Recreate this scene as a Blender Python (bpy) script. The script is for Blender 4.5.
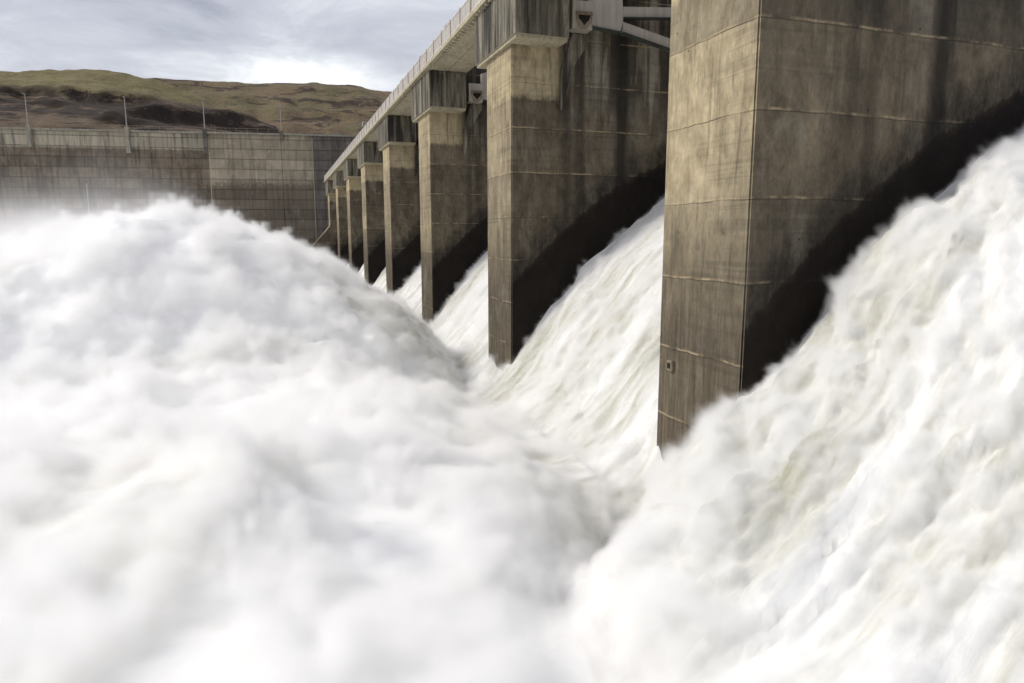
import bpy, bmesh, math, random
import numpy as np
from mathutils import Vector, Matrix

for _o in list(bpy.data.objects):
    bpy.data.objects.remove(_o, do_unlink=True)
SC = bpy.context.scene
COL = SC.collection
random.seed(7)

# ------------------------------------------------------------------ camera
PHI, PITCH = math.radians(19.3), math.radians(8.75)
cam_d = bpy.data.cameras.new("camera")
cam_d.sensor_width = 36.0
cam_d.lens = 683.0 / 1024.0 * 36.0
cam_d.clip_start = 0.1
cam_d.clip_end = 6000
cam = bpy.data.objects.new("camera", cam_d)
COL.objects.link(cam)
cam.location = (0, 0, 0)
cam.rotation_euler = (math.radians(90) - PITCH, 0, -PHI)
SC.camera = cam

# ------------------------------------------------------------------ world and sun
SUN_EL, SUN_AZ = math.radians(42), math.radians(285)      # azimuth measured clockwise from +Y: light from downstream (-X)
w = bpy.data.worlds.new("World")
SC.world = w
w.use_nodes = True
nt = w.node_tree
nt.nodes.clear()


def N(nt, t, **kw):
    n = nt.nodes.new(t)
    for k, v in kw.items():
        setattr(n, k, v)
    return n


def ramp(nt, src, stops, interp='LINEAR'):
    r = N(nt, 'ShaderNodeValToRGB')
    r.color_ramp.interpolation = interp
    el = r.color_ramp.elements
    while len(el) < len(stops):
        el.new(0.5)
    for e, (p, c) in zip(el, stops):
        e.position = p
        e.color = (c[0], c[1], c[2], 1) if isinstance(c, (tuple, list)) else (c, c, c, 1)
    if src is not None:
        nt.links.new(src, r.inputs[0])
    return r.outputs[0]


def math_(nt, op, a, b=None, c=None, clamp=False):
    m = N(nt, 'ShaderNodeMath', operation=op)
    m.use_clamp = clamp
    for i, v in enumerate((a, b, c)):
        if v is None:
            continue
        if isinstance(v, (int, float)):
            m.inputs[i].default_value = v
        else:
            nt.links.new(v, m.inputs[i])
    return m.outputs[0]


def mix(nt, fac, a, b, mode='MIX'):
    m = N(nt, 'ShaderNodeMix', data_type='RGBA', blend_type=mode)
    for i, v in ((0, fac), (6, a), (7, b)):
        if isinstance(v, (int, float)):
            m.inputs[i].default_value = v if i == 0 else (v, v, v, 1)
        elif isinstance(v, (tuple, list)):
            m.inputs[i].default_value = (v[0], v[1], v[2], 1)
        else:
            nt.links.new(v, m.inputs[i])
    return m.outputs[2]


def noise(nt, vec, scale, detail=4, rough=0.5, dist=0.0, lac=2.0):
    n = N(nt, 'ShaderNodeTexNoise')
    n.inputs['Scale'].default_value = scale
    n.inputs['Detail'].default_value = detail
    n.inputs['Roughness'].default_value = rough
    n.inputs['Distortion'].default_value = dist
    if vec is not None:
        nt.links.new(vec, n.inputs['Vector'])
    return n.outputs['Fac']


def mapping(nt, vec, scale=(1, 1, 1), loc=(0, 0, 0), rot=(0, 0, 0)):
    m = N(nt, 'ShaderNodeMapping')
    m.inputs['Scale'].default_value = scale
    m.inputs['Location'].default_value = loc
    m.inputs['Rotation'].default_value = rot
    nt.links.new(vec, m.inputs['Vector'])
    return m.outputs[0]


out = N(nt, 'ShaderNodeOutputWorld')
sky = N(nt, 'ShaderNodeTexSky', sky_type='NISHITA')
sky.sun_disc = False
sky.sun_elevation = SUN_EL
sky.sun_rotation = SUN_AZ
sky.air_density = 1.2
sky.dust_density = 2.0
bg_sky = N(nt, 'ShaderNodeBackground')
bg_sky.inputs[1].default_value = 0.09
nt.links.new(sky.outputs[0], bg_sky.inputs[0])
tc = N(nt, 'ShaderNodeTexCoord')
sep = N(nt, 'ShaderNodeSeparateXYZ')
nt.links.new(tc.outputs['Generated'], sep.inputs[0])
zz = math_(nt, 'MAXIMUM', sep.outputs[2], 0.0)
den = math_(nt, 'ADD', zz, 0.10)
cx = math_(nt, 'DIVIDE', sep.outputs[0], den)
cy = math_(nt, 'DIVIDE', sep.outputs[1], den)
cmb = N(nt, 'ShaderNodeCombineXYZ')
nt.links.new(cx, cmb.inputs[0])
nt.links.new(cy, cmb.inputs[1])
n1 = noise(nt, mapping(nt, cmb.outputs[0], (1, 1, 1), (3.1, 0.4, 0)), 0.85, 7, 0.55, 0.4)
n2 = noise(nt, mapping(nt, cmb.outputs[0], (1, 1, 1), (9.1, 2.4, 1.0)), 2.3, 8, 0.6, 0.6)
nn = math_(nt, 'ADD', math_(nt, 'MULTIPLY', n1, 0.55), math_(nt, 'MULTIPLY', n2, 0.45))
# a bright break in the overcast low over the hills, north-north-west
gap_dir = Vector((0.075, 0.97, 0.205)).normalized()
vm = N(nt, 'ShaderNodeVectorMath', operation='SUBTRACT')
nt.links.new(tc.outputs['Generated'], vm.inputs[0])
vm.inputs[1].default_value = gap_dir
vs = N(nt, 'ShaderNodeVectorMath', operation='MULTIPLY')
nt.links.new(vm.outputs[0], vs.inputs[0])
vs.inputs[1].default_value = (4.0, 3.0, 25.0)
vl = N(nt, 'ShaderNodeVectorMath', operation='LENGTH')
nt.links.new(vs.outputs[0], vl.inputs[0])
gap = math_(nt, 'SUBTRACT', 1.0, vl.outputs[1], clamp=True)
gap = math_(nt, 'MULTIPLY', gap, 0.36)
nn = math_(nt, 'ADD', nn, gap)
cloud = ramp(nt, nn, [(0.36, (0.33, 0.34, 0.41)), (0.47, (0.50, 0.51, 0.575)), (0.55, (0.58, 0.59, 0.65)),
                      (0.63, (0.74, 0.76, 0.80)), (0.70, (0.97, 0.98, 1.0))])
bg_c = N(nt, 'ShaderNodeBackground')
nt.links.new(cloud, bg_c.inputs[0])
bg_c.inputs[1].default_value = 0.90
ms = N(nt, 'ShaderNodeMixShader')
ms.inputs[0].default_value = 0.86
nt.links.new(bg_sky.outputs[0], ms.inputs[1])
nt.links.new(bg_c.outputs[0], ms.inputs[2])
nt.links.new(ms.outputs[0], out.inputs[0])

sun_d = bpy.data.lights.new("sun", 'SUN')
sun_d.energy = 1.9
sun_d.angle = math.radians(14)
sun_d.color = (1.0, 0.95, 0.87)
sun = bpy.data.objects.new("sun", sun_d)
COL.objects.link(sun)
sd = Vector((math.sin(SUN_AZ) * math.cos(SUN_EL), math.cos(SUN_AZ) * math.cos(SUN_EL), math.sin(SUN_EL)))
sun.rotation_euler = sd.to_track_quat('Z', 'Y').to_euler()
sun.location = sd * 60

SC.view_settings.view_transform = 'Standard'
SC.view_settings.look = 'None'
SC.view_settings.exposure = 0.38
SC.view_settings.gamma = 1.0
SC.view_settings.use_curve_mapping = False
SC.render.engine = 'CYCLES'
SC.cycles.max_bounces = 20
SC.cycles.diffuse_bounces = 4
SC.cycles.volume_bounces = 18
SC.cycles.transparent_max_bounces = 8
SC.cycles.volume_step_rate = 2.0
SC.cycles.volume_max_steps = 256
SC.cycles.use_denoising = True


# ------------------------------------------------------------------ helpers
def tag(o, label=None, cat=None, group=None, kind=None):
    if label: o['label'] = label
    if cat: o['category'] = cat
    if group: o['group'] = group
    if kind: o['kind'] = kind
    return o


def empty(name, loc=(0, 0, 0), rz=0.0):
    o = bpy.data.objects.new(name, None)
    o.empty_display_size = 0.5
    COL.objects.link(o)
    o.location = loc
    o.rotation_euler = (0, 0, rz)
    return o


class MB:
    def __init__(s):
        s.bm = bmesh.new()

    def box(s, x0, x1, y0, y1, z0, z1, rot=None):
        r = bmesh.ops.create_cube(s.bm, size=1.0)
        M = Matrix.Translation(((x0 + x1) / 2, (y0 + y1) / 2, (z0 + z1) / 2)) @ Matrix.Diagonal((x1 - x0, y1 - y0, z1 - z0, 1))
        if rot is not None:
            M = rot @ M
        bmesh.ops.transform(s.bm, matrix=M, verts=r['verts'])
        return s

    def prism(s, poly, y0, y1):
        """polygon of (x, z) extruded along Y"""
        a = [s.bm.verts.new((x, y0, z)) for x, z in poly]
        b = [s.bm.verts.new((x, y1, z)) for x, z in poly]
        n = len(poly)
        s.bm.faces.new(a)
        s.bm.faces.new(b[::-1])
        for i in range(n):
            s.bm.faces.new((a[i], b[i], b[(i + 1) % n], a[(i + 1) % n])[::-1])
        return s

    def bar(s, p, q, r, seg=8, r2=None):
        p, q = Vector(p), Vector(q)
        d = q - p
        res = bmesh.ops.create_cone(s.bm, cap_ends=True, segments=seg, radius1=r, radius2=r if r2 is None else r2, depth=d.length)
        M = Matrix.Translation((p + q) / 2) @ d.to_track_quat('Z', 'Y').to_matrix().to_4x4()
        bmesh.ops.transform(s.bm, matrix=M, verts=res['verts'])
        return s

    def build(s, name, mat, parent=None, bevel=0.0):
        bmesh.ops.recalc_face_normals(s.bm, faces=s.bm.faces[:])
        if bevel:
            bmesh.ops.bevel(s.bm, geom=[e for e in s.bm.edges if e.calc_face_angle(0) > 0.3], offset=bevel, segments=2, affect='EDGES', profile=0.5)
        me = bpy.data.meshes.new(name)
        s.bm.to_mesh(me)
        s.bm.free()
        me.materials.append(mat)
        o = bpy.data.objects.new(name, me)
        COL.objects.link(o)
        if parent is not None:
            o.parent = parent
        return o


def np_mesh(name, V, Fq, mat, smooth=True):
    me = bpy.data.meshes.new(name)
    me.vertices.add(len(V))
    me.vertices.foreach_set('co', V.astype(np.float32).ravel())
    k = Fq.shape[1]
    me.loops.add(len(Fq) * k)
    me.polygons.add(len(Fq))
    me.loops.foreach_set('vertex_index', Fq.astype(np.int32).ravel())
    me.polygons.foreach_set('loop_start', np.arange(0, len(Fq) * k, k, dtype=np.int32))
    if smooth:
        me.polygons.foreach_set('use_smooth', np.ones(len(Fq), dtype=bool))
    me.update(calc_edges=True)
    me.materials.append(mat)
    o = bpy.data.objects.new(name, me)
    COL.objects.link(o)
    return o


def grid_mesh(name, P, mat):
    """P: (nx, ny, 3) points"""
    nx, ny = P.shape[:2]
    idx = np.arange(nx * ny).reshape(nx, ny)
    Fq = np.stack([idx[:-1, :-1], idx[1:, :-1], idx[1:, 1:], idx[:-1, 1:]], -1).reshape(-1, 4)
    return np_mesh(name, P.reshape(-1, 3), Fq, mat)


# numpy gradient noise -------------------------------------------------
_rs = np.random.RandomState(11)
_perm = _rs.permutation(256)
_perm = np.concatenate([_perm, _perm, _perm])
_g = _rs.normal(size=(256, 3))
_g /= np.linalg.norm(_g, axis=1)[:, None]


def pn(x, y, z):
    x, y, z = np.broadcast_arrays(np.asarray(x, float), np.asarray(y, float), np.asarray(z, float))
    xi, yi, zi = np.floor(x).astype(int), np.floor(y).astype(int), np.floor(z).astype(int)
    fx, fy, fz = x - xi, y - yi, z - zi
    xi &= 255; yi &= 255; zi &= 255
    u, v, q = [f * f * f * (f * (f * 6 - 15) + 10) for f in (fx, fy, fz)]
    res = 0
    for dx in (0, 1):
        for dy in (0, 1):
            for dz in (0, 1):
                h = _perm[_perm[_perm[xi + dx] + yi + dy] + zi + dz]
                g = _g[h]
                d = g[..., 0] * (fx - dx) + g[..., 1] * (fy - dy) + g[..., 2] * (fz - dz)
                res = res + d * (u if dx else 1 - u) * (v if dy else 1 - v) * (q if dz else 1 - q)
    return res * 1.5


def fbm(x, y, z, o=4, gain=0.5):
    a, r = 1.0, 0
    for i in range(o):
        r = r + a * pn(x * 2 ** i + 17.3 * i, y * 2 ** i + 5.1 * i, z * 2 ** i)
        a *= gain
    return r


def billow(x, y, z, o=4, gain=0.5):
    a, r = 1.0, 0
    for i in range(o):
        r = r + a * (0.35 - np.abs(pn(x * 2 ** i + 31.3 * i, y * 2 ** i + 9.1 * i, z * 2 ** i)) * 1.4) if False else r + a * (np.abs(pn(x * 2 ** i + 31.3 * i, y * 2 ** i + 9.1 * i, z * 2 ** i)) * 1.6 - 0.3)
        a *= gain
    return r


def sstep(a, b, x):
    t = np.clip((x - a) / (b - a), 0, 1)
    return t * t * (3 - 2 * t)


# ------------------------------------------------------------------ materials
def new_mat(name, rough=0.85):
    m = bpy.data.materials.new(name)
    m.use_nodes = True
    t = m.node_tree
    b = t.nodes['Principled BSDF']
    b.inputs['Roughness'].default_value = rough
    b.inputs['Specular IOR Level'].default_value = 0.25
    return m, t, b


def world_pos(t):
    g = N(t, 'ShaderNodeNewGeometry')
    return g.outputs['Position'], g


def lift_lines(t, z, wob, spacing=2.32, z0=1.0, half=0.022, sag=None):
    """mask of the horizontal pour joints: 1 on the joint"""
    q = math_(t, 'DIVIDE', math_(t, 'ADD', math_(t, 'SUBTRACT', z, z0), wob), spacing)
    fr = math_(t, 'ABSOLUTE', math_(t, 'SUBTRACT', math_(t, 'FRACT', math_(t, 'ADD', q, 0.5)), 0.5))
    d = math_(t, 'MULTIPLY', fr, spacing)
    return d, math_(t, 'SUBTRACT', 1.0, math_(t, 'DIVIDE', d, half), clamp=True)


STAIN = [(-10, -20.0), (8.0, -7.3), (12.2, -2.7), (14.1, -0.8), (16.2, 1.05), (18.9, 2.95), (20.3, 3.6), (22.2, 4.5), (26, 6.2), (30, 7.4), (40, 8.4)]


def pier_material(name, cap=False, wet=True):
    m, t, b = new_mat(name, 0.88)
    pos, geo = world_pos(t)
    sp = N(t, 'ShaderNodeSeparateXYZ')
    t.links.new(pos, sp.inputs[0])
    X, Y, Z = sp.outputs
    sn = N(t, 'ShaderNodeSeparateXYZ')
    t.links.new(geo.outputs['Normal'], sn.inputs[0])
    big = noise(t, mapping(t, pos, (1, 1, 1)), 0.35, 4, 0.6)
    mid = noise(t, mapping(t, pos, (1, 1, 0.55)), 1.3, 10, 0.74, 0.1)
    fine = noise(t, mapping(t, pos, (1, 1, 0.6)), 6.5, 8, 0.78)
    streak = noise(t, mapping(t, pos, (2.6, 2.6, 0.28)), 1.0, 8, 0.68, 0.7)
    streakb = noise(t, mapping(t, pos, (1.3, 1.3, 0.09), (3, 8, 1)), 1.0, 7, 0.6, 0.35)
    board = noise(t, mapping(t, pos, (0.12, 0.12, 5.0)), 1.0, 3, 0.6)
    if cap:
        base = mix(t, ramp(t, mid, [(0.3, 0.0), (0.7, 1.0)]), (0.20, 0.185, 0.145), (0.34, 0.31, 0.235))
        dk = ramp(t, streakb, [(0.40, 1.0), (0.53, 0.0)])
        dk2 = ramp(t, streak, [(0.42, 0.95), (0.60, 0.0)])
        base = mix(t, math_(t, 'MULTIPLY', dk2, 0.8), base, (0.075, 0.068, 0.056))
        base = mix(t, math_(t, 'MULTIPLY', dk, 0.92), base, (0.024, 0.022, 0.019))
        # soffits stay clean
        sof = ramp(t, math_(t, 'MULTIPLY', sn.outputs[2], -1.0), [(0.3, 0.0), (0.8, 1.0)])
        base = mix(t, sof, base, (0.36, 0.33, 0.25))
        jm = None
    else:
        # clean cream concrete sheltered under the cap, grey-brown weathering further down
        wob = math_(t, 'MULTIPLY', math_(t, 'SUBTRACT', mid, 0.5), 0.9)
        zz = math_(t, 'ADD', Z, wob)
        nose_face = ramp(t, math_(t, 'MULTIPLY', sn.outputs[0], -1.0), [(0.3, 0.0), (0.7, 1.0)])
        midc = ramp(t, mid, [(0.30, 0.0), (0.70, 1.0)])
        # every pour has its own tone
        li = math_(t, 'FLOOR', math_(t, 'ADD', math_(t, 'DIVIDE', math_(t, 'SUBTRACT', Z, 1.0), 2.32), 0.0))
        pz = math_(t, 'FLOOR', math_(t, 'DIVIDE', math_(t, 'SUBTRACT', Y, 10.0), 19.5))
        cb = N(t, 'ShaderNodeCombineXYZ')
        t.links.new(li, cb.inputs[0]); t.links.new(pz, cb.inputs[1])
        wn = N(t, 'ShaderNodeTexWhiteNoise', noise_dimensions='2D')
        t.links.new(cb.outputs[0], wn.inputs['Vector'])
        tone = ramp(t, wn.outputs['Value'], [(0, (0.74, 0.74, 0.76)), (1, (1.22, 1.20, 1.16))])
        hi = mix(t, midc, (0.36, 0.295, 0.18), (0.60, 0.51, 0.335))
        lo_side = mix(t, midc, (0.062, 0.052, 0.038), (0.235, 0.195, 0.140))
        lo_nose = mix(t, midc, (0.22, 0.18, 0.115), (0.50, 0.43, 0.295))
        lo = mix(t, nose_face, lo_side, lo_nose)  # nose paler and warmer than sides: sunlit contrast put into the colour
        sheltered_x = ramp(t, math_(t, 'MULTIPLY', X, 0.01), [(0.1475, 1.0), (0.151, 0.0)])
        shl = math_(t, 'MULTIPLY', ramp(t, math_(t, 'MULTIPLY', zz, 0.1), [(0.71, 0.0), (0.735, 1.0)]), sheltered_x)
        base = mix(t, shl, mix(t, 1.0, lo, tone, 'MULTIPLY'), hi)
        # damp greyer nose near the water
        low = ramp(t, math_(t, 'MULTIPLY', math_(t, 'ADD', zz, 8.0), 0.1), [(0.0, 1.0), (0.45, 0.97), (0.66, 0.72), (0.90, 0.20), (1.0, 0.05)])
        fst = noise(t, mapping(t, pos, (7.0, 7.0, 0.35), (2, 7, 3)), 1.0, 5, 0.7, 0.15)
        base = mix(t, math_(t, 'MULTIPLY', low, 0.85), base, mix(t, ramp(t, fst, [(0.36, 0.0), (0.66, 1.0)]), (0.014, 0.012, 0.010), (0.125, 0.103, 0.080)))
        # big blotches
        base = mix(t, ramp(t, big, [(0.45, 0.0), (0.68, 0.35)]), base, (0.10, 0.088, 0.068))
        base = mix(t, ramp(t, noise(t, mapping(t, pos, (0.6, 0.6, 0.25), (5, 1, 2)), 1.0, 6, 0.6, 0.6), [(0.56, 0.0), (0.70, 0.45)]), base, (0.34, 0.315, 0.25))
        # vertical drip streaks
        base = mix(t, ramp(t, streak, [(0.34, 0.6), (0.50, 0.0)]), base, (0.085, 0.072, 0.052))
        upx = ramp(t, math_(t, 'MULTIPLY', X, 0.01), [(0.149, 0.0), (0.153, 1.0)])
        upm = math_(t, 'MULTIPLY', upx, ramp(t, math_(t, 'MULTIPLY', zz, 0.1), [(0.55, 0.15), (0.85, 1.0)]))
        base = mix(t, math_(t, 'MULTIPLY', upm, ramp(t, streakb, [(0.42, 0.85), (0.58, 0.0)])), base, (0.045, 0.043, 0.038))
        # pale leached patches with pits beside the gate arm
        pale = math_(t, 'MULTIPLY', upm, ramp(t, streakb, [(0.53, 0.0), (0.62, 0.55)]))
        base = mix(t, pale, base, (0.40, 0.375, 0.31))
        # two long dark runs
        for xc, hw in ((18.75, 0.30), (16.2, 0.22), (15.5, 0.2)):
            dx = math_(t, 'ABSOLUTE', math_(t, 'ADD', math_(t, 'SUBTRACT', X, xc), math_(t, 'MULTIPLY', math_(t, 'SUBTRACT', streak, 0.5), 0.5)))
            mk = ramp(t, math_(t, 'DIVIDE', dx, hw * 2.2), [(0.25, 1.0), (0.9, 0.0)])
            mk = math_(t, 'MULTIPLY', mk, 0.85 if xc > 18 else 0.45)
            base = mix(t, mk, base, (0.022, 0.02, 0.018))
        # form-board lines
        base = mix(t, math_(t, 'MULTIPLY', ramp(t, board, [(0.40, 0.35), (0.5, 0.0)]), ramp(t, big, [(0.4, 0.0), (0.6, 0.8)])), base, (0.05, 0.045, 0.035))
        # pour joints, pale leached lip above a dark hairline
        wobj = math_(t, 'MULTIPLY', math_(t, 'SUBTRACT', noise(t, mapping(t, pos, (0.8, 0.8, 0.0)), 1.0, 4, 0.6), 0.5), 0.16)
        d, jm = lift_lines(t, Z, wobj)
        d2, jp = lift_lines(t, math_(t, 'SUBTRACT', Z, 0.05), wobj, half=0.06)
        brk = ramp(t, noise(t, mapping(t, pos, (0.9, 0.9, 0.9), (2, 2, 2)), 1.0, 6, 0.7), [(0.45, 0.0), (0.60, 1.0)])
        brk2 = ramp(t, noise(t, mapping(t, pos, (0.5, 0.5, 0.6), (8, 2, 5)), 1.0, 5, 0.7), [(0.40, 0.15), (0.58, 0.85)])
        base = mix(t, math_(t, 'MULTIPLY', jp, math_(t, 'MULTIPLY', brk, 0.75)), base, (0.46, 0.37, 0.23))
        base = mix(t, math_(t, 'MULTIPLY', jm, brk2), base, (0.03, 0.027, 0.022))
        # vertical chipped arris near nose
        # wet, slimed band along the water
        if wet:
            cv = N(t, 'ShaderNodeFloatCurve')
            mp = cv.mapping
            c = mp.curves[0]
            pts = [((x + 10) / 50.0, (z + 20) / 40.0) for x, z in STAIN]
            while len(c.points) < len(pts):
                c.points.new(0.5, 0.5)
            for pnt, (x, y) in zip(c.points, pts):
                pnt.location = (x, y)
                pnt.handle_type = 'AUTO'
            mp.update()
            t.links.new(math_(t, 'DIVIDE', math_(t, 'ADD', X, 10.0), 50.0), cv.inputs['Value'])
            thr = math_(t, 'SUBTRACT', math_(t, 'MULTIPLY', cv.outputs[0], 40.0), 20.0)
            h = math_(t, 'SUBTRACT', Z, thr)
            jag = noise(t, mapping(t, pos, (2.8, 2.8, 1.1), (1, 4, 9)), 1.0, 5, 0.65)
            h1 = math_(t, 'ADD', h, math_(t, 'MULTIPLY', math_(t, 'SUBTRACT', jag, 0.5), 1.0))
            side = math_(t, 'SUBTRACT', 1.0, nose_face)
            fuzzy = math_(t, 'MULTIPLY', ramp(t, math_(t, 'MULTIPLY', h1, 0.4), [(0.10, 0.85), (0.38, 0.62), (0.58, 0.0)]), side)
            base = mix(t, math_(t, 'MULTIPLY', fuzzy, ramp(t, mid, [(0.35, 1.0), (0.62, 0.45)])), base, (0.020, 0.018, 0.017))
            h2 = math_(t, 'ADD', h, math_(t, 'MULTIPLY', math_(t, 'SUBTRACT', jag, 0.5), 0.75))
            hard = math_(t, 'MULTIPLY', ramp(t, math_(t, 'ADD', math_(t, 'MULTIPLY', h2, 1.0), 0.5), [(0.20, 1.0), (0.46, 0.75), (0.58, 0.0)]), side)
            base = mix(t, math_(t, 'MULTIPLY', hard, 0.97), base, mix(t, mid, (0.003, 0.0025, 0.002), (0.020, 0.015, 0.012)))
            rr = math_(t, 'SUBTRACT', 0.9, math_(t, 'MULTIPLY', hard, 0.25))
            t.links.new(rr, b.inputs['Roughness'])
            b.inputs['Specular IOR Level'].default_value = 0.12
    if not cap:
        sq_ = noise(t, mapping(t, pos, (1, 1, 0.7), (1, 23, 5)), 1.6, 9, 0.75, 0.2)
        base = mix(t, ramp(t, sq_, [(0.60, 0.0), (0.68, 0.45)]), base, (0.045, 0.039, 0.031))
    # pin holes and tie holes
    vo = N(t, 'ShaderNodeTexVoronoi')
    vo.inputs['Scale'].default_value = 1.15
    t.links.new(mapping(t, pos, (1, 1, 1), (0.3, 0.2, 0.1)), vo.inputs['Vector'])
    pit = ramp(t, vo.outputs['Distance'], [(0.035, 0.85), (0.055, 0.0)])
    base = mix(t, pit, base, (0.03, 0.027, 0.022))
    base = mix(t, 1.0, base, ramp(t, fine, [(0.25, 0.76), (0.75, 1.24)]), 'MULTIPLY')
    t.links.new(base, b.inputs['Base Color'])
    bp = N(t, 'ShaderNodeBump')
    bp.inputs['Strength'].default_value = 0.55
    bp.inputs['Distance'].default_value = 0.03
    hgt = math_(t, 'ADD', math_(t, 'MULTIPLY', fine, 0.5), math_(t, 'ADD', mid, math_(t, 'MULTIPLY', board, 0.5)))
    if jm is not None:
        hgt = math_(t, 'SUBTRACT', hgt, math_(t, 'MULTIPLY', jm, 1.3))
    t.links.new(hgt, bp.inputs['Height'])
    t.links.new(bp.outputs[0], b.inputs['Normal'])
    return m


def simple(name, c1, c2, scale=3.0, rough=0.8, metal=0.0, streaks=0.0, dark=(0.05, 0.045, 0.04), bump=0.2):
    m, t, b = new_mat(name, rough)
    pos, _ = world_pos(t)
    n_ = noise(t, pos, scale, 6, 0.65, 0.3)
    base = mix(t, ramp(t, n_, [(0.3, 0.0), (0.7, 1.0)]), c1, c2)
    if streaks:
        s_ = noise(t, mapping(t, pos, (6, 6, 0.3)), 1.0, 5, 0.6)
        base = mix(t, ramp(t, s_, [(0.38, streaks), (0.6, 0.0)]), base, dark)
    t.links.new(base, b.inputs['Base Color'])
    b.inputs['Metallic'].default_value = metal
    bp = N(t, 'ShaderNodeBump')
    bp.inputs['Strength'].default_value = bump
    bp.inputs['Distance'].default_value = 0.02
    t.links.new(noise(t, pos, scale * 6, 4, 0.6), bp.inputs['Height'])
    t.links.new(bp.outputs[0], b.inputs['Normal'])
    return m


def wall_material(name, base_lo, base_hi, band=None, change=None, streak_amt=0.5, block=2.32):
    """far wall: band = z above which the concrete is pale; change = (z, colour_lo, colour_hi) below which it is darker"""
    m, t, b = new_mat(name, 0.9)
    pos, _ = world_pos(t)
    sp = N(t, 'ShaderNodeSeparateXYZ')
    t.links.new(pos, sp.inputs[0])
    X, Y, Z = sp.outputs
    mid = noise(t, pos, 0.28, 9, 0.72, 0.6)
    fine = noise(t, pos, 2.2, 6, 0.7)
    # every pour has its own tone
    lift = N(t, 'ShaderNodeTexWhiteNoise', noise_dimensions='2D')
    li = math_(t, 'FLOOR', math_(t, 'DIVIDE', math_(t, 'SUBTRACT', Z, 22.6), block))
    bi = math_(t, 'FLOOR', math_(t, 'DIVIDE', X, 9.1))
    cb = N(t, 'ShaderNodeCombineXYZ')
    t.links.new(li, cb.inputs[0]); t.links.new(bi, cb.inputs[1])
    t.links.new(cb.outputs[0], lift.inputs['Vector'])
    tone = ramp(t, lift.outputs['Value'], [(0, 0.72), (1, 1.25)])
    base = mix(t, ramp(t, mid, [(0.3, 0.0), (0.7, 1.0)]), base_lo, base_hi)
    if change:
        zc, cl, ch = change
        f_ = ramp(t, math_(t, 'ADD', math_(t, 'MULTIPLY', math_(t, 'SUBTRACT', math_(t, 'ADD', Z, math_(t, 'MULTIPLY', math_(t, 'SUBTRACT', fine, 0.5), 5.0)), zc), 0.15), 0.5), [(0.42, 1.0), (0.58, 0.0)])
        base = mix(t, f_, base, mix(t, mid, cl, ch))
    if band:
        f_ = ramp(t, math_(t, 'ADD', math_(t, 'MULTIPLY', math_(t, 'SUBTRACT', math_(t, 'ADD', Z, math_(t, 'MULTIPLY', math_(t, 'SUBTRACT', fine, 0.5), 1.6)), band), 0.5), 0.5), [(0.4, 0.0), (0.6, 1.0)])
        base = mix(t, f_, base, mix(t, mid, (0.26, 0.23, 0.17), (0.42, 0.38, 0.30)))
    base = mix(t, 1.0, base, tone, 'MULTIPLY')
    st = noise(t, mapping(t, pos, (1.4, 1.4, 0.10)), 1.0, 6, 0.65, 0.1)
    base = mix(t, ramp(t, st, [(0.36, streak_amt), (0.52, 0.0)]), base, (0.04, 0.035, 0.03))
    # white lime bleeding below some joints
    st2 = noise(t, mapping(t, pos, (0.9, 0.9, 0.22), (7, 3, 1)), 1.0, 6, 0.7)
    base = mix(t, ramp(t, st2, [(0.60, 0.0), (0.72, 0.55)]), base, (0.33, 0.30, 0.26))
    wob = math_(t, 'MULTIPLY', math_(t, 'SUBTRACT', fine, 0.5), 0.2)
    d, jm = lift_lines(t, Z, wob, block, 22.6, 0.20)
    base = mix(t, math_(t, 'MULTIPLY', jm, ramp(t, mid, [(0.4, 0.25), (0.6, 0.65)])), base, (0.03, 0.026, 0.022))
    t.links.new(base, b.inputs['Base Color'])
    return m


M = {}
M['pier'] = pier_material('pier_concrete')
M['cap'] = pier_material('cap_concrete', cap=True)
M['deck'] = simple('deck_concrete', (0.36, 0.32, 0.22), (0.56, 0.50, 0.36), 0.9, 0.85, streaks=0.35)
M['rail'] = simple('railing_paint', (0.66, 0.64, 0.60), (0.80, 0.78, 0.75), 2.0, 0.6, streaks=0.5, dark=(0.22, 0.14, 0.09))
M['post'] = simple('railing_post_metal', (0.30, 0.24, 0.17), (0.42, 0.36, 0.27), 3.0, 0.7)
M['gate'] = simple('gate_paint', (0.36, 0.33, 0.285), (0.44, 0.41, 0.36), 0.6, 0.6, streaks=0.35, dark=(0.22, 0.17, 0.12), bump=0.05)
M['teal'] = simple('gate_edge_paint', (0.035, 0.042, 0.038), (0.07, 0.078, 0.068), 3.0, 0.6)
M['rust'] = simple('rusty_steel', (0.13, 0.08, 0.045), (0.30, 0.24, 0.17), 5.0, 0.85, streaks=0.4)
M['box'] = simple('weathered_box', (0.16, 0.12, 0.085), (0.30, 0.25, 0.19), 7.0, 0.85)
M['dark'] = simple('near_black_plate', (0.012, 0.011, 0.010), (0.02, 0.018, 0.016), 3.0, 0.9)  # near-black; on the bearings it paints the shade of an opening
M['rib'] = pier_material('rib_concrete', cap=True)
M['body'] = simple('spillway_concrete', (0.18, 0.16, 0.13), (0.26, 0.24, 0.19), 0.6, 0.9)
M['wallL'] = wall_material('wall_dark_concrete', (0.095, 0.075, 0.053), (0.245, 0.205, 0.155), band=19.9, streak_amt=0.6)
M['wallM'] = wall_material('wall_pale_concrete', (0.24, 0.20, 0.145), (0.42, 0.37, 0.28), change=(12.3, (0.12, 0.098, 0.072), (0.24, 0.20, 0.155)), streak_amt=0.4)
M['wallR'] = wall_material('wall_grey_concrete', (0.10, 0.088, 0.075), (0.20, 0.18, 0.155), streak_amt=0.5)
M['wallT'] = simple('wall_coping', (0.28, 0.26, 0.215), (0.40, 0.375, 0.31), 0.7, 0.9, streaks=0.5)
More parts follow.
